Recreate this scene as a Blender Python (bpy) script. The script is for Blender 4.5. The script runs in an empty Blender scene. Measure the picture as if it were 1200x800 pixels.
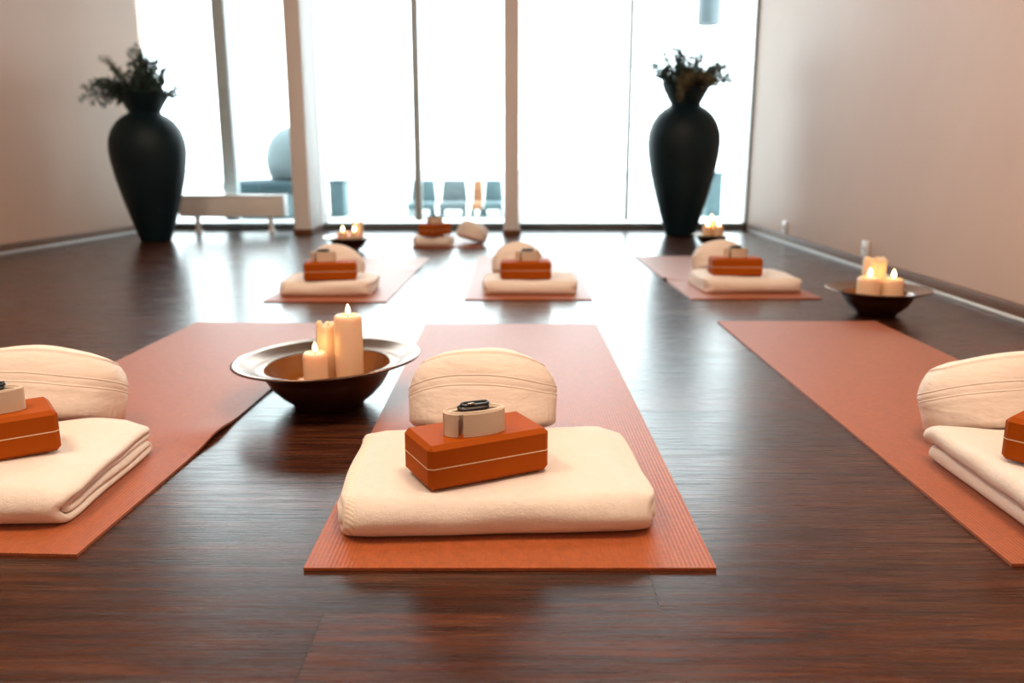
import bpy, bmesh, math, random
from mathutils import Vector, Matrix, noise
R = math.radians
PI = math.pi
random.seed(7)
S = bpy.context.scene
COL = S.collection

# ------------------------------------------------------------------ materials
def new_mat(name):
    m = bpy.data.materials.new(name); m.use_nodes = True
    nt = m.node_tree; b = nt.nodes['Principled BSDF']
    return m, nt, b

def node(nt, t, **kw):
    n = nt.nodes.new(t)
    for k, v in kw.items(): setattr(n, k, v)
    return n

def coords(nt, scale=(1, 1, 1), kind='Object', rot=(0, 0, 0)):
    tc = node(nt, 'ShaderNodeTexCoord'); mp = node(nt, 'ShaderNodeMapping')
    mp.inputs['Scale'].default_value = scale; mp.inputs['Rotation'].default_value = rot
    nt.links.new(tc.outputs[kind], mp.inputs['Vector'])
    return mp.outputs['Vector']

def ramp(nt, fac, stops):
    r = node(nt, 'ShaderNodeValToRGB')
    el = r.color_ramp.elements
    while len(el) < len(stops): el.new(0.5)
    for e, (p, c) in zip(el, stops):
        e.position = p; e.color = (*c, 1) if len(c) == 3 else c
    nt.links.new(fac, r.inputs['Fac'])
    return r.outputs['Color']

def noise_tex(nt, vec, scale, detail=4, rough=.55):
    n = node(nt, 'ShaderNodeTexNoise')
    n.inputs['Scale'].default_value = scale; n.inputs['Detail'].default_value = detail
    n.inputs['Roughness'].default_value = rough
    nt.links.new(vec, n.inputs['Vector'])
    return n.outputs['Fac']

def bump(nt, b, height, strength, dist=.001, prev=None):
    n = node(nt, 'ShaderNodeBump')
    n.inputs['Strength'].default_value = strength; n.inputs['Distance'].default_value = dist
    nt.links.new(height, n.inputs['Height'])
    if prev: nt.links.new(prev, n.inputs['Normal'])
    if b: nt.links.new(n.outputs['Normal'], b.inputs['Normal'])
    return n.outputs['Normal']

def simple(name, col, rough=.5, metal=0, var=.12, nscale=14, bstr=0, bscale=80, spec=.5, coat=0, sheen=0):
    m, nt, b = new_mat(name)
    v = coords(nt)
    c = ramp(nt, noise_tex(nt, v, nscale), [(.3, tuple(x*(1-var) for x in col)), (.7, tuple(min(1, x*(1+var)) for x in col))])
    nt.links.new(c, b.inputs['Base Color'])
    b.inputs['Roughness'].default_value = rough; b.inputs['Metallic'].default_value = metal
    b.inputs['Specular IOR Level'].default_value = spec
    b.inputs['Coat Weight'].default_value = coat
    b.inputs['Sheen Weight'].default_value = sheen
    if bstr: bump(nt, b, noise_tex(nt, v, bscale), bstr)
    return m

def floor_material():
    m, nt, b = new_mat('dark_wood_planks')
    v = coords(nt)
    mp = node(nt, 'ShaderNodeMapping'); mp.inputs['Location'].default_value = (-.2, .03, 0)
    nt.links.new(v, mp.inputs['Vector'])
    br = node(nt, 'ShaderNodeTexBrick'); br.offset = .37; br.offset_frequency = 3; br.squash = 1
    br.inputs['Scale'].default_value = 1
    br.inputs['Brick Width'].default_value = 1.22; br.inputs['Row Height'].default_value = .15
    br.inputs['Mortar Size'].default_value = .0012; br.inputs['Mortar Smooth'].default_value = .4
    br.inputs['Color1'].default_value = (0, 0, 0, 1); br.inputs['Color2'].default_value = (1, 1, 1, 1)
    br.inputs['Mortar'].default_value = (.5, .5, .5, 1)
    nt.links.new(mp.outputs['Vector'], br.inputs['Vector'])
    # each plank gets its own slice of the grain
    sep = node(nt, 'ShaderNodeSeparateXYZ'); nt.links.new(v, sep.inputs[0])
    mul = node(nt, 'ShaderNodeMath', operation='MULTIPLY'); mul.inputs[1].default_value = 7.0
    nt.links.new(br.outputs['Color'], mul.inputs[0])
    com = node(nt, 'ShaderNodeCombineXYZ')
    nt.links.new(sep.outputs['X'], com.inputs['X']); nt.links.new(sep.outputs['Y'], com.inputs['Y']); nt.links.new(mul.outputs[0], com.inputs['Z'])
    def stretch(sx, sy):
        q = node(nt, 'ShaderNodeMapping'); q.inputs['Scale'].default_value = (sx, sy, 1)
        nt.links.new(com.outputs[0], q.inputs['Vector']); return q.outputs['Vector']
    g1 = noise_tex(nt, stretch(1.6, 22), 2.2, 8, .65)      # broad figure
    g2 = noise_tex(nt, stretch(4, 150), 2.0, 6, .7)        # fine pores
    kn = noise_tex(nt, stretch(3.2, 11), 2.6, 3, .5)        # dark knots
    c1 = ramp(nt, g1, [(.28, (.020, .0060, .0028)), (.5, (.062, .0185, .0085)), (.74, (.135, .048, .022))])
    c2 = ramp(nt, g2, [(.40, (.12, .11, .11)), (.58, (1.2, 1.2, 1.2))])
    c3 = ramp(nt, kn, [(.24, (.35, .36, .40)), (.36, (1, 1, 1))])
    tone = ramp(nt, br.outputs['Color'], [(0, (.78, .78, .80)), (1, (1.25, 1.18, 1.12))])
    seam = ramp(nt, br.outputs['Fac'], [(0, (1, 1, 1)), (1, (.35, .33, .33))])
    def mix(a, c, f=1.0):
        x = node(nt, 'ShaderNodeMix', data_type='RGBA', blend_type='MULTIPLY'); x.inputs[0].default_value = f
        nt.links.new(a, x.inputs[6]); nt.links.new(c, x.inputs[7]); return x.outputs[2]
    col = mix(mix(mix(mix(c1, c2, .8), c3), tone), seam)
    nt.links.new(col, b.inputs['Base Color'])
    r = ramp(nt, g2, [(.35, (.34, .34, .34)), (.65, (.19, .19, .19))])
    nt.links.new(r, b.inputs['Roughness'])
    b.inputs['Specular IOR Level'].default_value = .48
    n1 = bump(nt, None, g2, .5, .00013)
    n2 = bump(nt, None, g1, .5, .0003, n1)
    inv = node(nt, 'ShaderNodeMath', operation='SUBTRACT'); inv.inputs[0].default_value = 1
    nt.links.new(br.outputs['Fac'], inv.inputs[1])
    bump(nt, b, inv.outputs[0], .5, .0006, n2)
    return m

def mat_material(name, col):
    """ribbed PVC yoga mat"""
    m, nt, b = new_mat(name)
    v = coords(nt)
    w = node(nt, 'ShaderNodeTexWave', wave_type='BANDS', bands_direction='X'); w.inputs['Scale'].default_value = 48
    nt.links.new(v, w.inputs['Vector'])
    w2 = node(nt, 'ShaderNodeTexWave', wave_type='BANDS', bands_direction='Y'); w2.inputs['Scale'].default_value = 60
    w2.inputs['Distortion'].default_value = 2
    nt.links.new(v, w2.inputs['Vector'])
    c = ramp(nt, noise_tex(nt, v, 90, 5, .7), [(.3, tuple(x*.78 for x in col)), (.7, tuple(x*1.22 for x in col))])
    nt.links.new(c, b.inputs['Base Color'])
    b.inputs['Roughness'].default_value = .47
    b.inputs['Specular IOR Level'].default_value = .5
    b.inputs['Sheen Weight'].default_value = .18; b.inputs['Sheen Roughness'].default_value = .5
    n = bump(nt, None, w.outputs['Fac'], .7, .0006)
    n = bump(nt, None, w2.outputs['Fac'], .3, .0002, n)
    bump(nt, b, noise_tex(nt, v, 260, 3, .6), .4, .0004, n)
    return m

def fleece(name, col, fine=420):
    m, nt, b = new_mat(name)
    v = coords(nt)
    c = ramp(nt, noise_tex(nt, v, 60, 5, .7), [(.3, tuple(x*.93 for x in col)), (.7, col)])
    nt.links.new(c, b.inputs['Base Color'])
    b.inputs['Roughness'].default_value = .9; b.inputs['Specular IOR Level'].default_value = .15
    b.inputs['Sheen Weight'].default_value = .25; b.inputs['Sheen Roughness'].default_value = .6
    n = bump(nt, None, noise_tex(nt, v, 22, 4, .6), .35, .006)
    n = bump(nt, None, noise_tex(nt, v, 130, 4, .7), .5, .003, n)
    bump(nt, b, noise_tex(nt, v, fine, 4, .7), .6, .003, n)
    return m

def stitch_material(name, col):
    m, nt, b = new_mat(name)
    v = coords(nt)
    w = node(nt, 'ShaderNodeTexWave', wave_type='BANDS', bands_direction='DIAGONAL'); w.inputs['Scale'].default_value = 60
    nt.links.new(v, w.inputs['Vector'])
    c = ramp(nt, w.outputs['Fac'], [(.2, tuple(x*.78 for x in col)), (.6, col)])
    nt.links.new(c, b.inputs['Base Color']); b.inputs['Roughness'].default_value = .9
    bump(nt, b, w.outputs['Fac'], .3, .001)
    return m

def cotton(name, col):
    m, nt, b = new_mat(name)
    v = coords(nt)
    c = ramp(nt, noise_tex(nt, v, 9, 5, .6), [(.3, tuple(x*.94 for x in col)), (.7, col)])
    nt.links.new(c, b.inputs['Base Color']); b.inputs['Roughness'].default_value = .85
    b.inputs['Specular IOR Level'].default_value = .2
    n = bump(nt, None, noise_tex(nt, coords(nt, (7, 7, 16)), 1.6, 4, .55), .5, .012)
    n = bump(nt, None, noise_tex(nt, coords(nt, (10, 10, 60)), 1.3, 3, .5), .3, .005, n)
    bump(nt, b, noise_tex(nt, v, 500, 3, .6), .2, .001, n)
    return m

def webbing(name, col):
    m, nt, b = new_mat(name)
    v = coords(nt)
    w = node(nt, 'ShaderNodeTexWave', wave_type='BANDS', bands_direction='Z'); w.inputs['Scale'].default_value = 130
    nt.links.new(v, w.inputs['Vector'])
    c = ramp(nt, w.outputs['Fac'], [(.1, tuple(x*.86 for x in col)), (.6, col)])
    nt.links.new(c, b.inputs['Base Color']); b.inputs['Roughness'].default_value = .85
    bump(nt, b, w.outputs['Fac'], .4, .0008)
    return m

def wax(name, col, glow):
    m, nt, b = new_mat(name)
    v = coords(nt)
    c = ramp(nt, noise_tex(nt, v, 18, 3), [(.3, tuple(x*.95 for x in col)), (.7, col)])
    nt.links.new(c, b.inputs['Base Color'])
    b.inputs['Roughness'].default_value = .38
    b.inputs['Subsurface Weight'].default_value = .55
    b.inputs['Subsurface Radius'].default_value = (1.0, .38, .10); b.inputs['Subsurface Scale'].default_value = .03
    return m

def glass_material():
    m, nt, b = new_mat('window_glass')
    nt.nodes.remove(b)
    out = nt.nodes['Material Output']
    t = node(nt, 'ShaderNodeBsdfTransparent'); t.inputs['Color'].default_value = (.93, .985, .985, 1)
    g = node(nt, 'ShaderNodeBsdfGlossy'); g.inputs['Roughness'].default_value = .02
    f = node(nt, 'ShaderNodeFresnel'); f.inputs['IOR'].default_value = 1.35
    x = node(nt, 'ShaderNodeMixShader')
    nt.links.new(f.outputs[0], x.inputs[0]); nt.links.new(t.outputs[0], x.inputs[1]); nt.links.new(g.outputs[0], x.inputs[2])
    nt.links.new(x.outputs[0], out.inputs['Surface'])
    return m

def flame_material():
    m, nt, b = new_mat('candle_flame')
    nt.nodes.remove(b)
    e = node(nt, 'ShaderNodeEmission'); e.inputs['Strength'].default_value = 38
    c = ramp(nt, noise_tex(nt, coords(nt), 20), [(.2, (1, .50, .16)), (.8, (1, .62, .26))])
    nt.links.new(c, e.inputs['Color'])
    nt.links.new(e.outputs[0], nt.nodes['Material Output'].inputs['Surface'])
    return m

def plaster(name, col):
    m, nt, b = new_mat(name)
    v = coords(nt)
    c = ramp(nt, noise_tex(nt, v, 3, 5), [(.3, tuple(x*.96 for x in col)), (.7, col)])
    nt.links.new(c, b.inputs['Base Color']); b.inputs['Roughness'].default_value = .55
    b.inputs['Specular IOR Level'].default_value = .35
    bump(nt, b, noise_tex(nt, coords(nt, (30, 30, 2.2)), 3, 4), .12, .003)
    return m

M = dict(
    floor=floor_material(),
    wall=plaster('beige_plaster', (.60, .415, .32)),
    ceiling=plaster('ceiling_plaster', (.42, .35, .29)),
    post=plaster('post_paint', (.86, .85, .85)),
    skirting=simple('brown_skirting', (.15, .065, .032), .55, spec=.3),
    strip=simple('light_floor_strip', (.62, .60, .57), .35, var=.05),
    frame=simple('pale_window_frame', (.50, .60, .63), .35, var=.06),
    sill=simple('grey_window_sill', (.12, .13, .13), .45, var=.06),
    glass=glass_material(),
    mat_rust=mat_material('rust_mat_vinyl', (.335, .072, .010)),
    blanket=fleece('cream_fleece', (.88, .79, .72)),
    hem=stitch_material('cream_hem_stitching', (.85, .74, .63)),
    cotton=cotton('cream_cotton', (.86, .755, .68)),
    block=simple('rust_foam', (.36, .070, .002), .7, spec=.12, var=.08, nscale=6, bstr=.15, bscale=400),
    stripe=simple('cream_foam_stripe', (.78, .58, .40), .7),
    webbing=webbing('cream_webbing', (.70, .57, .45)),
    buckle=simple('black_buckle', (.012, .013, .016), .3, var=.1),
    chrome=simple('polished_steel', (.62, .55, .50), .22, 1.0, var=.05),
    bowl_out=simple('dark_bronze', (.060, .020, .009), .33, .35, var=.3, nscale=9),
    bowl_rim=simple('brushed_bronze', (.25, .145, .09), .22, .85, var=.12, nscale=20),
    basin=simple('amber_lacquer', (.24, .075, .008), .16, .15, var=.2, nscale=7, coat=.6),
    wax=wax('cream_wax', (.88, .66, .46), 0),
    wick=simple('burnt_wick', (.02, .015, .012), .9),
    flame=flame_material(),
    vase=simple('dark_teal_glaze', (.0022, .0135, .020), .5, spec=.25, var=.25, nscale=5, bstr=.1, bscale=25),
    leaf=simple('dusty_green_leaf', (.045, .085, .075), .7, var=.4, nscale=30),
    leaf_dry=simple('dry_olive_leaf', (.12, .105, .055), .75, var=.35, nscale=30),
    stem=simple('brown_stem', (.06, .045, .03), .8),
    radiator=simple('white_enamel', (.86, .86, .85), .35, var=.03),
    socket=simple('white_socket_plastic', (.75, .74, .72), .35, var=.03),
    hole=simple('socket_hole', (.03, .03, .03), .6),
    terrace=simple('pale_terrace_stone', (.62, .62, .61), .7, var=.06),
    teal_out=simple('grey_teal_resin', (.075, .13, .145), .6, var=.15),
    teal_dark=simple('dark_teal_cushion', (.010, .034, .044), .8, var=.15),
    rattan=simple('grey_teal_wicker', (.105, .14, .15), .7, var=.2, nscale=60),
    orange_out=simple('apricot_fabric', (.34, .15, .07), .8, var=.1),
    lantern=simple('grey_blue_metal', (.085, .115, .13), .5, var=.1),
)

# ------------------------------------------------------------------ mesh helpers
def link_mesh(name, bm, mat, parent=None, smooth=True, auto=None):
    bmesh.ops.recalc_face_normals(bm, faces=bm.faces)
    me = bpy.data.meshes.new(name); bm.to_mesh(me); bm.free()
    me.materials.append(M[mat] if isinstance(mat, str) else mat)
    if smooth:
        for p in me.polygons: p.use_smooth = True
        if auto: me.set_sharp_from_angle(angle=R(auto))
    o = bpy.data.objects.new(name, me); COL.objects.link(o)
    if parent: o.parent = parent
    return o

def tag(o, label=None, cat=None, group=None, kind=None):
    if label: o['label'] = label
    if cat: o['category'] = cat
    if group: o['group'] = group
    if kind: o['kind'] = kind
    return o

def thing(name, label, cat, loc=(0, 0, 0), rz=0, group=None):
    o = bpy.data.objects.new(name, None); COL.objects.link(o)
    o.empty_display_size = .1
    o.location = loc; o.rotation_euler = (0, 0, rz)
    return tag(o, label, cat, group)

def box(bm, c, s, bev=0, rot=None, seg=2):
    r = bmesh.ops.create_cube(bm, size=1.0)
    vs = r['verts']
    for v in vs: v.co = Vector((v.co.x*s[0], v.co.y*s[1], v.co.z*s[2]))
    if bev:
        es = {e for v in vs for e in v.link_edges}
        rb = bmesh.ops.bevel(bm, geom=list(es), offset=bev, segments=seg, affect='EDGES', profile=.5)
        vs = {v for f in rb['faces'] for v in f.verts} | {v for v in vs if v.is_valid}
    for v in vs:
        co = v.co
        if rot is not None: co = rot @ co
        v.co = co + Vector(c)
    return vs

def lathe(bm, prof, seg=64, f=None, closed=False):
    """prof: list of (r, z); f(co, ang, r, z) optional displacement"""
    rings = []
    for (r, z) in prof:
        if r < 1e-6:
            rings.append([bm.verts.new(f(Vector((0, 0, z)), 0, 0, z) if f else (0, 0, z))])
        else:
            ring = []
            for k in range(seg):
                a = 2*PI*k/seg
                co = Vector((r*math.cos(a), r*math.sin(a), z))
                if f: co = f(co, a, r, z)
                ring.append(bm.verts.new(co))
            rings.append(ring)
    n = len(rings)
    for i in range(n if closed else n-1):
        A, B = rings[i], rings[(i+1) % n]
        if len(A) == 1 and len(B) == 1: continue
        for k in range(seg):
            k2 = (k+1) % seg
            if len(A) == 1: bm.faces.new((A[0], B[k], B[k2]))
            elif len(B) == 1: bm.faces.new((A[k], B[0], A[k2]))
            else: bm.faces.new((A[k], B[k], B[k2], A[k2]))

def tube(bm, pts, rad, seg=8, cap=True):
    pts = [Vector(p) for p in pts]
    rings = []
    for i, p in enumerate(pts):
        d = (pts[min(i+1, len(pts)-1)] - pts[max(i-1, 0)]).normalized()
        u = d.orthogonal().normalized() if i == 0 else (rings_u - d*rings_u.dot(d)).normalized()
        rings_u = u
        w = d.cross(u)
        rr = rad[i] if isinstance(rad, (list, tuple)) else rad
        rings.append([bm.verts.new(p + (u*math.cos(2*PI*k/seg) + w*math.sin(2*PI*k/seg))*rr) for k in range(seg)])
    for a, b in zip(rings, rings[1:]):
        for k in range(seg): bm.faces.new((a[k], a[(k+1) % seg], b[(k+1) % seg], b[k]))
    if cap:
        bm.faces.new(rings[0]); bm.faces.new(rings[-1][::-1])

def kids(o): return [c for c in bpy.data.objects if c.parent == o]

def dup(root, loc, rz, label, group=None):
    r = root.copy(); COL.objects.link(r); r.location = loc; r.rotation_euler = (0, 0, rz)
    r['label'] = label
    if group: r['group'] = group
    for ch in kids(root):
        c = ch.copy(); COL.objects.link(c); c.parent = r
        for gch in kids(ch):
            d = gch.copy(); COL.objects.link(d); d.parent = c
    return r

# ------------------------------------------------------------------ the setting
XR = 1.856; YW = 6.75; HC = 2.95
LW0, LW1 = Vector((-4.14, -2.6, 0)), Vector((-2.83, 6.80, 0))   # the left wall runs at a slight angle

def struct(name, bm, mat, parent=None, smooth=False, auto=None):
    o = link_mesh(name, bm, mat, parent, smooth, auto)
    if not parent: tag(o, kind='structure')
    return o

bm = bmesh.new(); box(bm, (-1.4, 2.1, -.05), (7.4, 9.9, .1)); struct('floor', bm, 'floor')
bm = bmesh.new(); box(bm, (-1.4, 2.1, HC+.1), (7.4, 9.9, .2)); struct('ceiling', bm, 'ceiling')
bm = bmesh.new(); box(bm, (XR+.1, 2.12, HC/2), (.2, 9.56, HC)); struct('wall_right', bm, 'wall')
d = (LW1-LW0); L = d.length; ang = math.atan2(d.y, d.x)
bm = bmesh.new()
box(bm, (0, 0, 0), (L, .2, HC), rot=None)
for v in bm.verts: v.co = Matrix.Rotation(ang, 3, 'Z') @ (v.co + Vector((L/2, .1, HC/2))) + LW0
struct('wall_left', bm, 'wall')
bm = bmesh.new(); box(bm, (-1.4, -2.7, HC/2), (7.4, .2, HC)); struct('wall_rear', bm, 'wall')
bm = bmesh.new(); box(bm, (-.45, YW+.02, HC-.11), (4.7, .24, .22)); struct('wall_window', bm, 'post')   # lintel over the glazing

# skirting: a brown board with a pale strip along the floor
def skirting(name, p0, p1, side):
    d = p1-p0; L = d.length; a = math.atan2(d.y, d.x)
    rot = Matrix.Rotation(a, 3, 'Z')
    bm = bmesh.new(); box(bm, (0, 0, 0), (L, .014, .046), .003)
    for v in bm.verts: v.co = rot @ (v.co + Vector((L/2, side*.0075, .037))) + p0
    o = struct(name, bm, 'skirting', None, True, 40)
    bm = bmesh.new(); box(bm, (0, 0, 0), (L, .022, .014), .004)
    for v in bm.verts: v.co = rot @ (v.co + Vector((L/2, side*.0115, .0075))) + p0
    struct('floor_strip', bm, 'strip', o, True, 40)
skirting('baseboard_right', Vector((XR, -2.58, 0)), Vector((XR, 6.62, 0)), 1)
skirting('baseboard_left', LW0 + Vector((.02, .1, 0)), LW1 - (LW1-LW0).normalized()*.2, -1)

# posts between the window bays
def post(name, x0, x1, y0, y1):
    bm = bmesh.new(); box(bm, ((x0+x1)/2, (y0+y1)/2, HC/2), (x1-x0, y1-y0, HC), .004)
    o = struct(name, bm, 'post', None, True, 40)
    bm = bmesh.new()
    box(bm, ((x0+x1)/2, (y0+y1)/2, .021), (x1-x0+.016, y1-y0+.016, .042), .003)
    struct('post_skirting', bm, 'skirting', o, True, 40)
post('trim_1', -1.615, -1.495, 6.30, 6.80)
post('trim_2', -.058, .052, 6.23, 6.80)

def window(name, x0, x1, mull, mw):
    w = tag(bpy.data.objects.new(name, None), kind='structure'); COL.objects.link(w)
    bm = bmesh.new()
    box(bm, ((x0+x1)/2, YW, .026), (x1-x0, .10, .052), .004)
    link_mesh('window_sill', bm, 'sill', w, True, 40)
    bm = bmesh.new()
    box(bm, ((x0+x1)/2, YW, HC-.26), (x1-x0, .10, .08), .004)
    for x in (x0+.007, x1-.007): box(bm, (x, YW, HC/2-.1), (.014, .05, HC-.3), .002)
    link_mesh('window_frame', bm, 'frame', w, True, 40)
    bm = bmesh.new(); box(bm, (mull, YW, HC/2-.1), (mw, .09, HC-.34), .004)
    link_mesh('mullion', bm, 'frame', w, True, 40)
    for a, b in ((x0+.014, mull-mw/2), (mull+mw/2, x1-.014)):
        bm = bmesh.new(); box(bm, ((a+b)/2, YW+.01, (HC-.248)/2), (b-a, .008, HC-.352))
        link_mesh('pane', bm, 'glass', w, False)
window('window_1', -2.86, -1.53, -2.205, .10)
window('window_2', -1.48, -.05, -.735, .055)
window('window_3', .06, 1.85, .903, .028)

# wall sockets, low on the right wall
def wall_socket(y, z, label):
    t = thing('wall_socket', label, 'socket', (XR, y, z), 0, 'sockets on the right wall')
    bm = bmesh.new(); box(bm, (-.006, 0, 0), (.012, .082, .082), .004); link_mesh('cover_plate', bm, 'socket', t, True, 40)
    bm = bmesh.new()
    lathe(bm, [(0, 0), (.021, 0), (.021, .003), (.019, .003), (.019, .0012), (0, .0012)], 24)
    for v in bm.verts: v.co = Vector((-.012-v.co.z, v.co.x, v.co.y))
    link_mesh('socket_well', bm, 'socket', t, True, 40)
    for s in (-1, 1):
        bm = bmesh.new(); box(bm, (-.0138, s*.0095, 0), (.0022, .005, .005)); link_mesh('pin_hole', bm, 'hole', t, False)
wall_socket(4.42, .105, 'white wall socket low on the right wall just behind the bowl of three candles')
wall_socket(5.76, .102, 'white wall socket low on the right wall near the window, farther one')

# ------------------------------------------------------------------ yoga mats
def yoga_mat(label, x0, y0, w, l, rz=0, waves=(), edge=None):
    """front-left corner frame: x across, y away"""
    bm = bmesh.new()
    nx, ny, t = 14, 90, .0048
    grid = {}
    for j in range(ny+1):
        y = l*j/ny
        for i in range(nx+1):
            x = -w/2 + w*i/nx
            z = 0
            for (yc, amp, wid, s) in waves:       # gentle ripples where the mat does not lie flat
                k = (x/w+.5) if s > 0 else (.5-x/w) if s < 0 else 1
                z += amp*max(0, k)**(8 if abs(s) == 3 else 2)*math.exp(-((y-yc)/wid)**2)
            grid[i, j, 1] = bm.verts.new((x, y, t+z)); grid[i, j, 0] = bm.verts.new((x, y, z))
    for j in range(ny):
        for i in range(nx):
            bm.faces.new([grid[q] for q in ((i, j, 1), (i+1, j, 1), (i+1, j+1, 1), (i, j+1, 1))])
            bm.faces.new([grid[q] for q in ((i, j, 0), (i, j+1, 0), (i+1, j+1, 0), (i+1, j, 0))])
    rim = [(i, 0) for i in range(nx)] + [(nx, j) for j in range(ny)] + [(i, ny) for i in range(nx, 0, -1)] + [(0, j) for j in range(ny, 0, -1)]
    for a, b in zip(rim, rim[1:]+rim[:1]):
        bm.faces.new([grid[(*a, 0)], grid[(*b, 0)], grid[(*b, 1)], grid[(*a, 1)]])
    o = link_mesh('yoga_mat', bm, 'mat_rust', None, True, 40)
    o.location = (x0, y0, .0005); o.rotation_euler.z = rz
    return tag(o, label, 'yoga mat', 'yoga mats on the floor')

MT = .0055   # top of a mat above the floor

# ------------------------------------------------------------------ folded blanket
def fold_loop(d, t, n=6):
    """closed centre line of a blanket folded to four layers, in (y, z); y = 0 is the round front fold"""
    s = t/4
    z = [s*(k+.5) for k in range(4)]
    P = []
    def arc(cy, cz, r, a0, a1, k):
        for q in range(k+1):
            a = a0+(a1-a0)*q/k
            P.append((cy+r*math.cos(a), cz+r*math.sin(a)))
    def line(y0, y1, zz, k=12):
        for q in range(1, k): P.append((y0+(y1-y0)*q/k, zz))
    R1 = 1.5*s; c0 = R1+s/2; ci = c0+.35*s; b1 = d-.55*s-s/2
    b2 = d-.9*s-s/2-.008
    arc(c0, 2*s, R1, 1.5*PI, .5*PI, 14)                    # outer front fold: bottom -> top
    line(c0, b1, z[3]); arc(b1, 3*s, s/2, .5*PI, -.5*PI, 8)  # top back fold: layer 4 -> 3
    line(b1, ci, z[2]); arc(ci, 2*s, s/2, .5*PI, 1.5*PI, 8)  # inner front fold: layer 3 -> 2
    line(ci, b2, z[1]); arc(b2, 1*s, s/2, .5*PI, -.5*PI, 8)  # low back fold: layer 2 -> 1
    line(b2, c0, z[0])
    return P, s

def blanket_mesh(w, d, t, seed=0, nx=40, puff=.007, rear=.0, corner=.02):
    P, s = fold_loop(d, t)
    n = len(P)
    N = []
    for i in range(n):
        a, b = Vector(P[i-1]), Vector(P[(i+1) % n]); q = (b-a).normalized(); N.append((-q.y, q.x))
    xs = []
    er = s*.5
    for k in range(5): xs.append((-w/2+er*(1-math.cos(k/4*PI/2)), math.sin(k/4*PI/2)*.92+.08))
    for k in range(1, nx): xs.append((-w/2+er+(w-2*er)*k/nx, 1))
    for k in range(4, -1, -1): xs.append((w/2-er*(1-math.cos(k/4*PI/2)), math.sin(k/4*PI/2)*.92+.08))
    bm = bmesh.new()
    off = Vector((seed*13.7, seed*5.1, seed*2.3))
    A, B = [], []
    for (x, k) in xs:
        ra, rb = [], []
        for (y, z), nn in zip(P, N):
            for sgn, lst in ((1, ra), (-1, rb)):
                h = s*.49*k*sgn
                yy, zz = y+nn[0]*h, z+nn[1]*h
                fr = zz/t                                  # 0 at the mat, 1 on top
                u = 2*x/w
                # soft cloth: low frequency swells that grow towards the top, rounded front corners, layers not quite flush
                q = noise.noise(Vector((x*5, yy*5, 0))+off)*puff*1.2 + noise.noise(Vector((x*14, yy*12, 3))+off)*puff*.45
                zz2 = zz + fr*q - rear*fr*(yy/d)
                zz2 -= fr*t*.16*max(0, abs(u)-.82)/.18
                zz2 = max(0, zz2)
                e = max(0, abs(u)-.75)/.25
                yy2 = yy + noise.noise(Vector((x*6, 9, z*40))+off)*.005
                yy2 += e*e*corner*.55*max(0, 1-yy/(d*.5))
                c = max(0, 1-yy/.07)
                layer = noise.noise(Vector((4.5*u/abs(u) if u else 0, yy*4, z*45))+off)*.010*e
                x2 = x - math.copysign(1, x)*e*(corner*c*c) + layer
                lst.append(bm.verts.new((x2, yy2, zz2)))
        A.append(ra); B.append(rb)
    m = len(xs)
    for L_, flip in ((A, 0), (B, 1)):
        for i in range(m-1):
            for j in range(n):
                q = (L_[i][j], L_[i+1][j], L_[i+1][(j+1) % n], L_[i][(j+1) % n])
                bm.faces.new(q if not flip else q[::-1])
    for i in (0, m-1):
        for j in range(n):
            bm.faces.new((A[i][j], A[i][(j+1) % n], B[i][(j+1) % n], B[i][j]))
    return bm, P, N, s

def outer_strip(bm, P, N, s, x0, x1, i0, i1, lift=.0016, nx=3):
    """a narrow raised band that follows the outside of the cloth between loop points i0..i1"""
    rows = []
    for i in range(i0, i1+1):
        row = []
        k = math.sin(PI*min(1, max(0, (i-i0+.0)/(i1-i0))))**.2
        for q in range(nx+1):
            u = q/nx
            h = (lift*(.3+.7*math.sin(PI*u)))
            row.append((x0+(x1-x0)*u, P[i][0]+N[i][0]*(s*.49+h), P[i][1]+N[i][1]*(s*.49+h)))
        rows.append([bm.verts.new(r) for r in row])
    for a, b in zip(rows, rows[1:]):
        for q in range(nx): bm.faces.new((a[q], a[q+1], b[q+1], b[q]))

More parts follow.
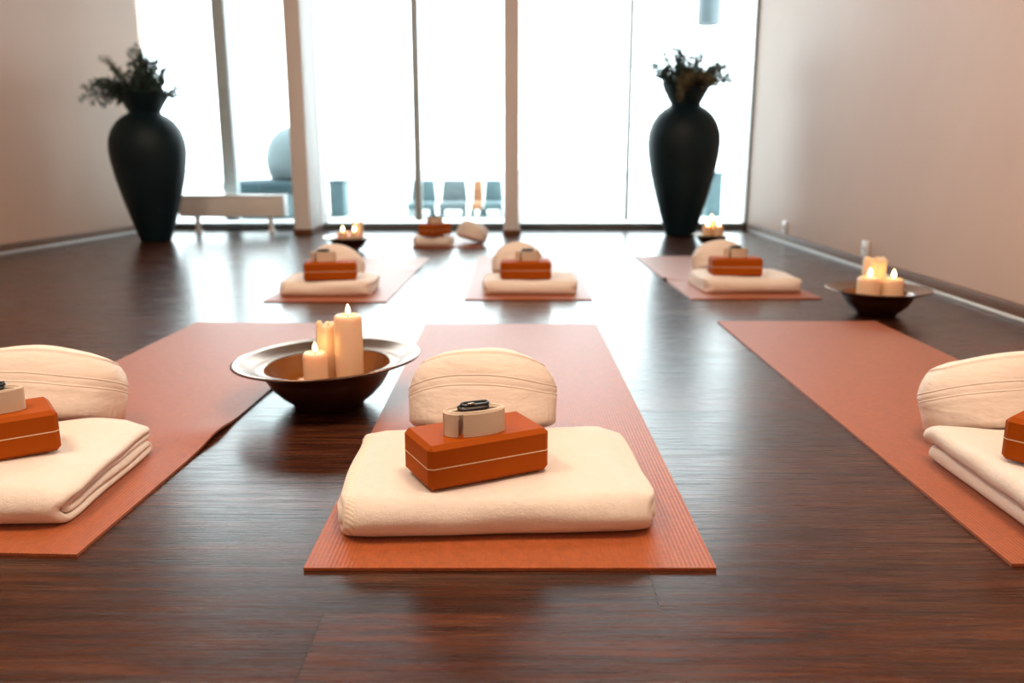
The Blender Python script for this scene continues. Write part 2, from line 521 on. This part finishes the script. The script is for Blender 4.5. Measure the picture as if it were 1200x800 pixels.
def blanket(label, loc, w, d, t, rz=0, seed=0, hem=False, **kw):
    bm, P, N, s = blanket_mesh(w, d, t, seed, **kw)
    o = thing('folded_blanket', label, 'blanket', loc, rz, 'folded blankets on the mats')
    body = link_mesh('fleece_layers', bm, 'blanket', o, True)
    if hem:   # the stitched border shows on this one
        b = body.data
        from mathutils.bvhtree import BVHTree
        bt = BVHTree.FromPolygons([v.co for v in b.vertices], [p.vertices for p in b.polygons])
        def band(xa, xb, path, lift, wx):
            bm = bmesh.new(); rows = []
            for (y, z, ny_, nz_) in path:
                row = []
                xh = -w/2
                while xh < 0:
                    hit, nn, _, _ = bt.ray_cast(Vector((xh, y+ny_*.03, z+nz_*.03)), Vector((0, -ny_, -nz_)), .045)
                    if hit is not None: break
                    xh += .001
                for q in range(4):
                    x = xh+.0035+.016*q/3
                    o0 = Vector((x, y+ny_*.03, z+nz_*.03))
                    hit, nn, _, _ = bt.ray_cast(o0, Vector((0, -ny_, -nz_)), .08)
                    if hit is None: hit = Vector((x, y, z))
                    hit = hit + Vector((0, ny_, nz_))*(lift*(.15+.85*math.sin(PI*q/3)))
                    row.append(bm.verts.new(hit))
                rows.append(row)
            for a, c in zip(rows, rows[1:]):
                for q in range(3): bm.faces.new((a[q], a[q+1], c[q+1], c[q]))
            return bm
        # loop points run bottom -> front -> top, normals point inward there: flip
        path = [(P[i][0], P[i][1], (P[i][0]-.032)/(.001+math.hypot(P[i][0]-.032, P[i][1]-t/2)), (P[i][1]-t/2)/(.001+math.hypot(P[i][0]-.032, P[i][1]-t/2))) for i in range(3, 15)]
        path += [(y, t-s/2, 0, 1) for y in [.03+(d-.06)*k/14 for k in range(1, 15)]]
        link_mesh('hem', band(-w/2+.004, -w/2+.020, path, .0014, 1), 'hem', o)
    return o

# ------------------------------------------------------------------ sitting cushion
def cushion_mesh(a, b, H, seed=0, arch=.2):
    off = Vector((seed*3.1, seed*7.7, seed))
    prof = [(0, .0), (.45, .0), (.74, .004), (.87, .016), (.915, .03), (.955, .055), (.99, .095), (1.0, .28), (1.012, .40), (1.02, .455),
            (1.004, .475), (1.012, .50), (1.02, .53), (1.018, .57), (1.005, .592), (1.01, .61), (.985, .69), (.945, .785), (.885, .865), (.845, .897), (.852, .910), (.832, .922), (.75, .952), (.60, .985), (.3, .997), (0, 1.0)]
    prof = [(r, max(z, 0)) for r, z in prof]
    bm = bmesh.new()
    def f(co, ang, r, z):
        zz = z
        pl = 0
        for zc, wd in ((.05, .07), (.885, .06)):                 # gathers next to both seams
            pl += math.exp(-((z-zc)/wd)**2)
        gathers = (math.sin(ang*37+3*math.sin(ang*5+seed)) + .6*math.sin(ang*61+seed))*.006*pl
        sag = .012*math.sin(ang*2+seed) * (1-z)
        rr = r*(1+gathers+sag) + noise.noise(Vector((math.cos(ang)*2, math.sin(ang)*2, z*3))+off)*.022*r
        x, y = rr*math.cos(ang), rr*math.sin(ang)
        zq = zz*(1-arch*x*x) + noise.noise(Vector((x*1.6, y*1.6, 5))+off)*.03*zz
        zq += .012*math.sin(3*ang+seed)*math.exp(-((z-.53)/.2)**2)
        return Vector((x*a, y*b, max(0, zq*H)))
    lathe(bm, prof, 220, f)
    return bm, f

def cushion(label, loc, a=.155, b=.125, H=.165, rz=0, tilt=14, roll=0, seed=0, arch=.2):
    o = thing('meditation_cushion', label, 'cushion', loc, rz, 'meditation cushions on the mats')
    rot = Matrix.Rotation(R(-tilt), 4, 'X') @ Matrix.Rotation(R(roll), 4, 'Y')
    bm, f = cushion_mesh(a, b, H, seed, arch)
    bmesh.ops.transform(bm, matrix=rot, verts=bm.verts)
    zmin = min(v.co.z for v in bm.verts)
    for v in bm.verts: v.co.z -= zmin
    link_mesh('cushion_cover', bm, 'cotton', o)
    # piped seam around the middle flap
    bm = bmesh.new()
    for zc, rr in ((.473, 1.014), (.594, 1.012)):
        pts = []
        for k in range(160):
            an = 2*PI*k/160
            pts.append(rot @ f(None, an, rr, zc))
        pts.append(pts[0])
        tube(bm, pts, .0017, 6, cap=False)
    for v in bm.verts: v.co.z -= zmin
    link_mesh('seam_piping', bm, 'cotton', o)
    return o

# ------------------------------------------------------------------ yoga block (prototype at the origin, long side along x)
def make_block():
    o = thing('yoga_block', '', 'yoga block', group='yoga blocks on the blankets')
    bm = bmesh.new(); box(bm, (0, 0, .0375), (.218, .118, .075), .0075, seg=1)
    link_mesh('foam_body', bm, 'block', o, True, 25)
    bm = bmesh.new()
    w, d, c = .109+.0004, .059+.0004, .0075
    ring = [(-w+c, -d), (w-c, -d), (w, -d+c), (w, d-c), (w-c, d), (-w+c, d), (-w, d-c), (-w, -d+c)]
    lo = [bm.verts.new((x, y, .0365)) for x, y in ring]; hi = [bm.verts.new((x, y, .0385)) for x, y in ring]
    for k in range(8): bm.faces.new((lo[k], lo[(k+1) % 8], hi[(k+1) % 8], hi[k]))
    link_mesh('stripe', bm, 'stripe', o, False)['label'] = 'thin cream stripe around the block'
    return o

# coiled cotton strap with a black buckle on top and a metal end tab
def make_strap():
    o = thing('yoga_strap', '', 'yoga strap', group='coiled straps on the blocks')
    W = .039
    bm = bmesh.new()
    pts = []
    turns, n = 6.5, 48
    for k in range(int(turns*n)+1):
        a = 2*PI*k/n
        g = .0022*a/(2*PI)
        rx, ry = .040+g*.9, .0045+g*1.4
        pts.append(Vector((rx*math.cos(a), ry*math.sin(a)*1.15, 0)))
    # start on the front side near the left end
    th = .00095
    A = []
    for i, p in enumerate(pts):
        q = (pts[min(i+1, len(pts)-1)]-pts[max(i-1, 0)]).normalized(); nn = Vector((q.y, -q.x, 0))
        dz = .0006*math.sin(i*.11)
        A.append([bm.verts.new(p+nn*th+Vector((0, 0, 0))), bm.verts.new(p+nn*th+Vector((0, 0, W+dz))), bm.verts.new(p-nn*th+Vector((0, 0, W+dz))), bm.verts.new(p-nn*th)])
    for a, b in zip(A, A[1:]):
        for k in range(4): bm.faces.new((a[k], a[(k+1) % 4], b[(k+1) % 4], b[k]))
    bm.faces.new(A[0]); bm.faces.new(A[-1][::-1])
    link_mesh('webbing', bm, 'webbing', o, True, 50)
    # buckle: two flat rings lying on the coil
    bm = bmesh.new()
    def loop(cx, cy, z, lx, ly, r, tilt):
        pp = []
        for k in range(33):
            a = 2*PI*k/32
            ex = math.copysign(abs(math.cos(a))**.45, math.cos(a))*lx; ey = math.copysign(abs(math.sin(a))**.45, math.sin(a))*ly
            pp.append(Vector((cx+ex, cy+ey, z+tilt*ey)))
        tube(bm, pp, r, 8, cap=False)
    loop(-.002, .000, W+.0040, .024, .0072, .0032, .25)
    loop(.002, .003, W+.0085, .022, .0062, .0028, .15)
    link_mesh('buckle', bm, 'buckle', o)['label'] = 'black double ring buckle'
    bm = bmesh.new(); tube(bm, [(-.014, -.005, W+.0115), (-.002, -.005, W+.0115)], .0019, 8); link_mesh('buckle_pin', bm, 'chrome', o)
    bm = bmesh.new()
    yf = min(p.y for p in pts)
    box(bm, (-.032, yf-.0006+.0016, W/2), (.0085, .0016, W+.002), .0007)
    t = link_mesh('end_tab', bm, 'chrome', o, True, 40); t['label'] = 'shiny metal end tab'
    return o

# ------------------------------------------------------------------ bowls and candles
def bowl(label, loc, k=1.0, tilt=(0, 0)):
    o = thing('candle_bowl', label, 'bowl', loc, 0, 'candle bowls on the floor')
    H = .135
    def f(co, an, r, z): return Vector((co.x*k, co.y*k, (z+(co.x*tilt[0]+co.y*tilt[1])*z/H)*k*.88))
    # outside shell: foot, curved belly, underside of the flared brim
    bm = bmesh.new()
    lathe(bm, [(0, .006), (.066, .006), (.070, 0), (.082, 0), (.086, .007), (.092, .014), (.112, .032), (.132, .056), (.146, .082), (.155, .104),
               (.178, .113), (.205, .122), (.2235, .130), (.2250, .1325), (.2235, .134)], 96, f)
    link_mesh('bowl_body', bm, 'bowl_out', o)
    bm = bmesh.new()
    lathe(bm, [(.2236, .1338), (.2215, .1358), (.205, .1300), (.178, .1205), (.158, .1135), (.1535, .1135), (.150, .1105)], 96, f)
    link_mesh('brim', bm, 'bowl_rim', o)['label'] = 'wide polished bronze brim'
    bm = bmesh.new()
    lathe(bm, [(.1502, .1106), (.146, .098), (.134, .070), (.118, .048), (.096, .032), (.06, .026), (0, .025)], 96, f)
    link_mesh('basin', bm, 'basin', o)['label'] = 'amber lacquered inside'
    return o

def candle(label, loc, r, h, lit=True, worn=False, seed=0, flame_k=1.0, group='candles in the bowls'):
    o = thing('pillar_candle', label, 'candle', loc, 0, group)
    off = Vector((seed*2.7, seed, 0))
    def f(co, an, rr, z):
        q = z/h
        if worn and q > .75:
            co.z += (noise.noise(Vector((math.cos(an)*1.6, math.sin(an)*1.6, 2))+off)*.014 + .006*math.sin(an*2+1))*(q-.75)/.25
            k = 1+noise.noise(Vector((math.cos(an)*2, math.sin(an)*2, z*20))+off)*.12*(q-.75)/.25
            co.x *= k; co.y *= k
        return co
    bm = bmesh.new()
    lathe(bm, [(0, 0), (r*.97, 0), (r, .003), (r, h*.5), (r*1.0, h*.75), (r*.995, h-.012), (r*.965, h-.005), (r*.82, h-.001), (r*.70, h-.002), (r*.55, h-(.010 if worn else .005)), (0, h-(.014 if worn else .007))], 48, f)
    link_mesh('wax_pillar', bm, 'wax', o)
    if worn:      # a run of wax down the side
        for k, a in enumerate((-2.3, -.8, 2.6)):
            bm = bmesh.new()
            pts = [(math.cos(a)*r*1.0, math.sin(a)*r*1.0, h-.008-q*h*(.55-.12*k)/8) for q in range(9)]
            tube(bm, pts, [.0025, .003, .003, .0028, .0027, .0027, .003, .0042, .002], 10)
            link_mesh('wax_drip', bm, 'wax', o)
    zt = h-(.014 if worn else .007)
    bm = bmesh.new(); tube(bm, [(0, 0, zt-.002), (.0006, 0, zt+.006), (.002, 0, zt+.0115)], .0011, 8); link_mesh('wick', bm, 'wick', o)
    if lit:
        bm = bmesh.new()
        F = .024*flame_k
        lathe(bm, [(0, 0), (.0028, F*.06), (.0048, F*.2), (.0054, F*.34), (.0046, F*.52), (.0030, F*.72), (.0013, F*.9), (0, F)], 20)
        for v in bm.verts: v.co = Vector((v.co.x*flame_k+.001, v.co.y*flame_k, v.co.z+zt+.008))
        link_mesh('flame', bm, 'flame', o)['label'] = 'small burning flame'
    return o

# ------------------------------------------------------------------ vases with dried greenery
def vase(label, loc, H, prof):
    o = thing('floor_vase', label, 'vase', loc, 0, 'tall dark vases by the window')
    body = [(r, z*H) for r, z in prof if z <= .872]
    bm = bmesh.new()
    lathe(bm, [(0, .012), (body[0][0]*.8, .012), (body[0][0]*.86, 0)]+body, 80)
    link_mesh('vase_body', bm, 'vase', o)
    nk = [(r, z*H) for r, z in prof if z >= .872]
    bm = bmesh.new()
    inner = [(max(.01, r-.010), z-.002) for r, z in nk[::-1]]
    lathe(bm, nk+[(nk[-1][0]-.004, nk[-1][1]+.003)]+inner+[(inner[-1][0]-.01, inner[-1][1]-.10), (0, inner[-1][1]-.11)], 80)
    link_mesh('flared_neck', bm, 'vase', o)
    return o

def frond(bm, base, dirv, length, leaf, n, droop, rnd, wid=.35):
    """one spray: a curved stem carrying pairs of narrow leaflets"""
    p = Vector(base); d = Vector(dirv).normalized()
    pts = [p.copy()]
    step = length/n
    for k in range(n):
        d = (d+Vector((0, 0, -droop*(k/n)))+Vector((rnd.gauss(0, .05), rnd.gauss(0, .05), rnd.gauss(0, .03)))).normalized()
        p = p+d*step; pts.append(p.copy())
    tube(bm, pts, [.0035*(1-.75*k/n) for k in range(n+1)], 5)
    for k in range(int(n*.25), n+1):
        q = pts[k]; dd = (pts[k]-pts[k-1]).normalized()
        e1 = dd.orthogonal().normalized(); e2 = dd.cross(e1)
        for s in range(5):
            a = 2*PI*(s/5)+k*.7+rnd.gauss(0, .3)
            v = (dd*rnd.uniform(.25, .8)+(e1*math.cos(a)+e2*math.sin(a))).normalized()
            L = leaf*rnd.uniform(.55, 1.25)*(1.2-.75*k/n)
            w = v.cross(Vector((rnd.gauss(0, 1), rnd.gauss(0, 1), rnd.gauss(0, 1)))).normalized()*L*wid*.5
            u = v.cross(w).normalized()*L*.05
            q0 = q-dd*step*rnd.random()
            va = bm.verts.new(q0); b = bm.verts.new(q0+v*L*.5+w+u); c = bm.verts.new(q0+v*L); e = bm.verts.new(q0+v*L*.5-w+u); m = bm.verts.new(q0+v*L*.5-u)
            bm.faces.new((va, b, m)); bm.faces.new((b, c, m)); bm.faces.new((c, e, m)); bm.faces.new((e, va, m))

def bouquet(label, loc, sprays, seed):
    o = thing('dried_bouquet', label, 'dried plant', loc, 0, 'bouquets in the tall vases')
    rnd = random.Random(seed)
    for (az, el, ln, leaf, droop, mat, wid, off) in sprays:
        bm = bmesh.new()
        a, e = R(az), R(el)
        dv = Vector((math.cos(a)*math.cos(e), math.sin(a)*math.cos(e), math.sin(e)))
        frond(bm, Vector((math.cos(a)*off, math.sin(a)*off, -.06)), dv, ln, leaf, 22, droop, rnd, wid)
        link_mesh('frond', bm, mat, o, False)
    return o

# ================================================================== the stations
# --- mats
yoga_mat('rust red yoga mat in the centre foreground under the block, strap and folded blanket', -.003, 1.136, .606, 1.80)
yoga_mat('rust red yoga mat in the left foreground, candle bowl at its right edge', -.932, 1.19, .545, 1.77, R(-2.4), ((.56, .009, .08, 3), (1.0, .004, .1, 3)))
yoga_mat('rust red yoga mat in the right foreground, nearest the right wall', 1.026, 1.149, .572, 1.84, 0)
yoga_mat('pale pink looking mat in the second row, left one, below the bowl near the posts', -.765, 3.40, .505, 1.47, R(-1.5), ((.95, .006, .1, 3),))
yoga_mat('pinkish mat in the second row, middle one, straight behind the front centre mat', .068, 3.45, .53, 1.5, 0)
yoga_mat('rust pink mat in the second row, right one, with a ripple across its middle', 1.02, 3.472, .55, 1.47, R(1.2), ((.54, .014, .035, -3),))
yoga_mat('small looking mat at the far end, close to the window', -.415, 5.40, .45, .75, 0)

# --- blankets (front fold towards the room, laid on the front of each mat)
blanket('cream folded blanket on the centre foreground mat with a stitched border', (-.018, 1.222, MT), .515, .395, .066, R(3), 1, hem=True, rear=.012, puff=.008)
blanket('cream folded blanket on the left foreground mat, its layered side facing right', (-.972, 1.252, MT), .50, .385, .068, R(1.5), 2, corner=.012, puff=.010)
B3 = blanket('cream folded blanket on the right foreground mat, cut by the picture edge', (1.205, 1.375, MT), .42, .40, .080, R(90), 3, corner=.02, puff=.010)
blanket('cream folded blanket on the second row left mat, layers showing at its right end', (-.79, 3.50, MT), .395, .285, .066, R(1), 4)
blanket('cream folded blanket on the second row middle mat', (.078, 3.545, MT), .41, .30, .060, 0, 5)
blanket('cream folded blanket on the second row right mat, a peak at its back corner', (1.045, 3.585, MT), .43, .34, .066, R(1), 6)
blanket('narrow cream folded blanket on the far mat next to the window', (-.512, 5.42, MT), .265, .25, .060, R(1), 7)

# --- blocks
blk = make_block()
def set_block(loc, rz, label, first=[True]):
    if first[0]:
        first[0] = False; blk.location = loc; blk.rotation_euler.z = rz; blk['label'] = label; return blk
    return dup(blk, loc, rz, label)
BT = MT+.066
set_block((-.060, 1.356, BT+.001), R(27), 'rust foam block on the centre foreground blanket, strap coiled on top')
set_block((-.925, 1.412, BT+.009), R(36), 'rust foam block at the left picture edge on the left foreground blanket')
set_block((.945, 1.315, BT+.019), R(-50), 'rust foam block at the right picture edge, only its corner in view')
set_block((-.772, 3.58, BT+.001), R(8), 'rust foam block on the second row left blanket')
set_block((.058, 3.645, BT-.004), R(2), 'rust foam block on the second row middle blanket')
set_block((.985, 3.715, BT+.001), R(-2), 'rust foam block on the second row right blanket')
set_block((-.50, 5.51, BT+.002), R(60), 'rust foam block on the narrow blanket of the far mat near the window')

# --- straps
stp = make_strap()
def set_strap(loc, rz, label, first=[True]):
    if first[0]:
        first[0] = False; stp.location = loc; stp.rotation_euler.z = rz; stp['label'] = label; return stp
    return dup(stp, loc, rz, label)
BB = .0755
set_strap((-.062, 1.333, BT+.001+BB), R(22), 'cream coiled strap with black buckle on the front centre block')
set_strap((-.912, 1.418, BT+.009+BB), R(28), 'cream coiled strap on the block at the left picture edge')
set_strap((-.80, 3.58, BT+.001+BB), R(6), 'cream coiled strap on the second row left block')
set_strap((.068, 3.645, BT-.004+BB), R(4), 'cream coiled strap on the second row middle block')
set_strap((.985, 3.715, BT+.001+BB), R(2), 'cream coiled strap on the second row right block')
set_strap((-.50, 5.51, BT+.002+BB), R(6), 'cream coiled strap on the far block near the window')

# --- cushions (leaning back behind each blanket)
cushion('cream sitting cushion behind the centre foreground block and strap', (-.062, 1.675, MT), .152, .108, .160, R(-8), 23, -3, 1, .12)
cushion('cream sitting cushion behind the blanket at the left picture edge', (-1.002, 1.728, MT), .162, .108, .154, R(3), 22, 3, 2, .10)
cushion('cream sitting cushion behind the blanket at the right picture edge', (1.027, 1.66, MT), .172, .108, .156, R(2), 23, -2, 3, .10)
cushion('cream sitting cushion on the second row left mat', (-.815, 3.88, MT), .128, .10, .138, R(-4), 24, 4, 4, .25)
cushion('cream sitting cushion on the second row middle mat', (.028, 3.93, MT), .122, .10, .143, R(4), 24, 2, 5, .22)
cushion('cream sitting cushion on the second row right mat', (.995, 4.02, MT), .13, .10, .145, R(3), 24, 0, 6, .2)
cushion('cream sitting cushion right of the far blanket, tipped away from it', (-.275, 5.62, MT), .118, .095, .118, R(-55), 20, 0, 7, .35)

# --- bowls with candles
bowl('wide bronze bowl with three cream candles between the left and centre foreground mats', (-.447, 1.985, 0), 1.0, (.042, 0))
candle('tallest lit candle in the front bowl', (-.396, 2.00, .0235), .0335, .195, True, seed=1)
candle('melted unlit candle in the front bowl, left of and behind the tallest', (-.455, 2.045, .0245), .030, .165, False, True, seed=2)
candle('shortest lit candle in the front bowl, at its left', (-.474, 1.975, .0235), .029, .108, True, seed=3)
bowl('dark bronze bowl with three candles beside the right wall', (1.38, 3.15, 0), .84)
candle('front left lit candle in the bowl beside the right wall', (1.335, 3.13, .0202), .042, .125, True, seed=4, flame_k=1.3)
candle('front right lit candle in the bowl beside the right wall', (1.424, 3.13, .0202), .038, .12, True, seed=5, flame_k=1.3)
candle('taller candle at the back of the bowl beside the right wall', (1.388, 3.215, .0210), .042, .185, False, True, seed=6)
bowl('dark bowl with small candles standing left, below the window post', (-1.015, 5.26, 0), .74)
candle('left short lit candle in the bowl below the window post', (-1.045, 5.235, .0178), .034, .105, True, seed=7, flame_k=1.3)
candle('right short lit candle in the bowl below the window post', (-.972, 5.225, .0178), .030, .105, True, seed=8, flame_k=1.3)
candle('taller candle at the back of the bowl below the window post', (-.962, 5.295, .0178), .034, .155, False, True, seed=9)
bowl('dark bowl with glowing candles next to the right vase', (1.31, 5.56, 0), .62)
candle('left lit candle in the bowl next to the right vase', (1.275, 5.54, .0148), .032, .115, True, seed=10, flame_k=1.4)
candle('right lit candle in the bowl next to the right vase', (1.348, 5.54, .0148), .032, .115, True, seed=11, flame_k=1.4)
candle('rear lit candle in the bowl next to the right vase', (1.312, 5.595, .0148), .032, .148, True, seed=12, flame_k=1.4)

# --- vases
VP = [(.098, 0), (.104, .015), (.118, .06), (.150, .16), (.190, .30), (.224, .44), (.243, .55), (.249, .625), (.243, .69), (.222, .755), (.185, .810), (.142, .846), (.112, .862),
      (.102, .872), (.106, .885), (.118, .905), (.134, .935), (.150, .968), (.160, .995), (.162, 1.0)]
vase('tall dark vase in front of the left window, near the left wall', (-2.465, 5.87, 0), .985, VP)
vase('tall dark vase in front of the right window, next to the small glowing bowl', (1.235, 6.24, 0), 1.065, [(r*1.05, z) for r, z in VP])
LS = []
for k in range(9): LS.append((40*k, 86-1.2*(k % 4), (.29+.014*k), .070, .0, 'leaf', .34, .012+.004*(k % 3)))          # the feathery spike
for az, el, ln in ((185, 30, .40), (200, 42, .36), (172, 24, .34), (192, 52, .30), (210, 36, .30), (180, 14, .26), (165, 45, .30)):
    LS.append((az, el, ln, .070, .14, 'leaf', .26, .05))
for az, el, ln in ((188, 62, .36), (176, 50, .40), (200, 70, .34)): LS.append((az, el, ln, .06, .05, 'leaf_dry', .14, .03))
for az, el, ln in ((350, 52, .25), (10, 60, .24), (330, 40, .22), (20, 40, .24), (300, 58, .22), (0, 30, .20), (270, 55, .20), (240, 55, .22), (285, 42, .2), (340, 66, .2)):
    LS.append((az, el, ln*1.15, .05, .04, 'leaf', .5, .05))
bouquet('bouquet in the left vase with a feathery spike and a hanging frond', (-2.465, 5.87, .985), LS, 3)
RS = []
for az, el, ln in ((100, 86, .36), (180, 80, .34), (300, 80, .32), (40, 82, .30), (160, 74, .36)): RS.append((az, el, ln*1.22, .060, .0, 'leaf', .4, .02))
for az, el, ln in ((180, 55, .26), (165, 40, .24), (200, 46, .25), (215, 60, .26), (190, 30, .2), (240, 62, .24)): RS.append((az, el, ln*1.3, .062, .02, 'leaf', .38, .05))
for az, el, ln in ((0, 52, .32), (340, 45, .30), (15, 38, .33), (330, 58, .28), (350, 60, .30), (5, 30, .30), (20, 55, .28)): RS.append((az, el, ln*1.2, .068, .13, 'leaf_dry' if az % 4 == 0 else 'leaf', .32, .05))
for az, el, ln in ((270, 55, .26), (255, 48, .30), (285, 52, .30), (265, 40, .32), (295, 44, .26)): RS.append((az, el, ln*1.1, .062, .28, 'leaf_dry', .34, .10))
for az, el, ln in ((280, 68, .24), (250, 70, .24), (310, 66, .26)): RS.append((az, el, ln*1.3, .064, .02, 'leaf', .4, .03))
bouquet('bouquet in the right vase, bushy with leaves spilling over the front and right', (1.235, 6.24, 1.065), RS, 9)

# --- low radiator in front of the left window
t = thing('low_radiator', 'long low white radiator on feet in front of the left window', 'radiator', (-2.12, 6.5, 0))
bm = bmesh.new(); box(bm, (0, 0, .195), (.76, .13, .15), .008, seg=3); link_mesh('radiator_casing', bm, 'radiator', t, True, 40)
bm = bmesh.new(); box(bm, (0, 0, .276), (.80, .15, .014), .004); link_mesh('top_grille', bm, 'radiator', t, True, 40)
bm = bmesh.new(); box(bm, (.387, 0, .198), (.018, .135, .155), .006); link_mesh('end_cap', bm, 'radiator', t, True, 40)
bm = bmesh.new(); box(bm, (-.387, 0, .198), (.018, .135, .155), .006); link_mesh('end_cap', bm, 'radiator', t, True, 40)
for x in (-.28, .28):
    bm = bmesh.new(); box(bm, (x, 0, .064), (.028, .05, .125), .004); box(bm, (x, 0, .004), (.06, .09, .008), .002)
    link_mesh('foot', bm, 'radiator', t, True, 40)

# --- terrace outside
bm = bmesh.new(); box(bm, (-.3, 18.9, -.09), (60, 24, .1)); struct('terrace', bm, 'terrace')
GZ = -.04
t = thing('canopy_daybed', 'blurred round daybed with hood outside the left window', 'daybed', (-2.43, 8.7, GZ))
bm = bmesh.new(); lathe(bm, [(0, 0), (.40, 0), (.43, .02), (.43, .23), (.40, .25), (0, .25)], 64); link_mesh('base', bm, 'teal_out', t, True, 40)
bm = bmesh.new(); lathe(bm, [(0, .25), (.46, .25), (.485, .275), (.485, .33), (.46, .355), (.2, .37), (0, .372)], 64); link_mesh('mattress', bm, 'teal_dark', t, True)
bm = bmesh.new()
n = 18
for i in range(n+1):
    for j in range(13):
        a = R(-130+260*i/n)+0; e = R(-40+130*j/12)
        r = .33
        bm.verts.new((.22+r*math.cos(a)*math.cos(e), r*math.sin(a)*math.cos(e)*1.0+.05, .56+r*1.0*math.sin(e)))
bm.verts.ensure_lookup_table()
for i in range(n):
    for j in range(12):
        k = i*13+j; bm.faces.new([bm.verts[q] for q in (k, k+1, k+14, k+13)])
bmesh.ops.remove_doubles(bm, verts=bm.verts, dist=1e-4)
o = link_mesh('hood', bm, 'rattan', t); s = o.modifiers.new('thick', 'SOLIDIFY'); s.thickness = .03

def planter(label, loc, w, d, h):
    t = thing('planter_box', label, 'planter', loc, 0, 'planter boxes on the terrace')
    bm = bmesh.new()
    box(bm, (0, 0, h/2), (w, d, h), .008)
    for k in range(4): box(bm, (-w*.36+w*.24*k, -d/2-.004, h/2), (w*.1, .012, h*.94), .003)
    link_mesh('ribbed_case', bm, 'teal_out', t, True, 40)
    bm = bmesh.new()
    for x, y, sx, sy in ((0, -d/2, w+.03, .03), (0, d/2, w+.03, .03), (-w/2, 0, .03, d), (w/2, 0, .03, d)): box(bm, (x, y, h), (sx, sy, .025), .004)
    link_mesh('rim', bm, 'teal_out', t, True, 40)
planter('slim teal box outside, just right of the left window post', (-1.76, 8.75, GZ), .15, .3, .35)
planter('tall teal box outside, behind the right vase', (2.03, 8.75, GZ), .16, .3, .43)

def lounge(label, x, w, mat):
    t = thing('terrace_chair', label, 'chair', (x, 8.75, GZ), 0, 'low chairs on the terrace')
    bm = bmesh.new()
    vs = box(bm, (0, .16, .24), (w, .06, .23), .015)
    for v in vs:
        k = (v.co.z-.12)/.24; v.co.x *= 1.12-.2*k; v.co.y += .05*k
    link_mesh('backrest', bm, mat, t, True, 40)
    bm = bmesh.new(); box(bm, (0, -.05, .11), (w*1.05, .42, .07), .015); link_mesh('seat', bm, mat, t, True, 40)
    for sx in (-1, 1):
        for sy in (-.22, .12):
            bm = bmesh.new(); box(bm, (sx*w*.45, sy, .0375), (.03, .03, .075), .003); link_mesh('leg', bm, 'teal_out', t, True, 40)
lounge('blurred grey chair outside, at the thin mullion of the middle window', -.92, .24, 'teal_out')
lounge('blurred grey chair outside, second from the thin mullion of the middle window', -.60, .25, 'rattan')
lounge('apricot seat outside between grey chairs near the right window post', -.355, .10, 'orange_out')
lounge('blurred grey chair outside, closest to the right window post', -.19, .18, 'teal_out')

t = thing('hanging_lantern', 'grey blue cylinder lantern hanging outside at the top of the right window', 'lantern', (1.76, 8.0, 1.71))
bm = bmesh.new(); lathe(bm, [(0, .012), (.082, .012), (.085, 0), (.103, 0), (.104, .02), (.104, .50), (.10, .52), (.03, .55), (0, .555)], 48); link_mesh('lantern_shade', bm, 'lantern', t, True, 40)
bm = bmesh.new(); tube(bm, [(0, 0, .55), (0, 0, 1.22)], .008); link_mesh('rod', bm, 'lantern', t)
bm = bmesh.new(); box(bm, (0, -.54, 1.23), (.05, 1.20, .05), .004); link_mesh('bracket_arm', bm, 'lantern', t, True, 40)

# ------------------------------------------------------------------ light
w = bpy.data.worlds.new('overcast_sky'); S.world = w; w.use_nodes = True
bg = w.node_tree.nodes['Background']
bg.inputs['Color'].default_value = (.90, .965, 1.0, 1); bg.inputs['Strength'].default_value = 7.8

def add_fill_lamp(x, y, power, label):  # lamps added out of view as warm fill for the camera-facing sides
    t = thing('fill_lamp', label, 'fill lamp', (x, y, HC), 0, 'added fill lamps under the ceiling')
    bm = bmesh.new(); lathe(bm, [(.085, -.001), (.115, -.001), (.118, -.008), (.115, -.012), (.09, -.012), (.085, -.001)], 40); link_mesh('fill_lamp_ring', bm, 'radiator', t)
    l = bpy.data.lights.new('fill_light', 'AREA'); l.shape = 'DISK'; l.size = .9; l.energy = power; l.color = (1, .765, .56)
    o = bpy.data.objects.new('fill_light', l); COL.objects.link(o); o.parent = t; o.location = (0, 0, -.03)
for (x, y, where) in ((-1.6, -1.2, 'rear left'), (.6, -1.2, 'rear right'), (-1.6, .9, 'front left'), (.6, .9, 'front right'), (-1.6, 3.2, 'far left'), (.6, 3.2, 'far right')):
    add_fill_lamp(x, y, 13 if y < 0 else 60 if y < 2 else 20, 'added warm fill lamp under the ceiling, %s one' % where)

# ------------------------------------------------------------------ camera
cam = bpy.data.cameras.new('camera'); co = bpy.data.objects.new('camera', cam); COL.objects.link(co)
co.location = (0, 0, .6)
co.rotation_euler = (R(90)-math.atan(222/990), 0, 0)
cam.sensor_width = 36; cam.lens = 990/1200*36
cam.dof.use_dof = True; cam.dof.focus_distance = 1.42; cam.dof.aperture_fstop = 3.0
cam.clip_start = .02
S.camera = co
S.view_settings.view_transform = 'Standard'; S.view_settings.look = 'None'
S.view_settings.gamma = 1; S.view_settings.use_curve_mapping = False
S.view_settings.exposure = 0
try:
    S.cycles.use_denoising = True; S.cycles.max_bounces = 10; S.cycles.sample_clamp_indirect = 12
except Exception: pass
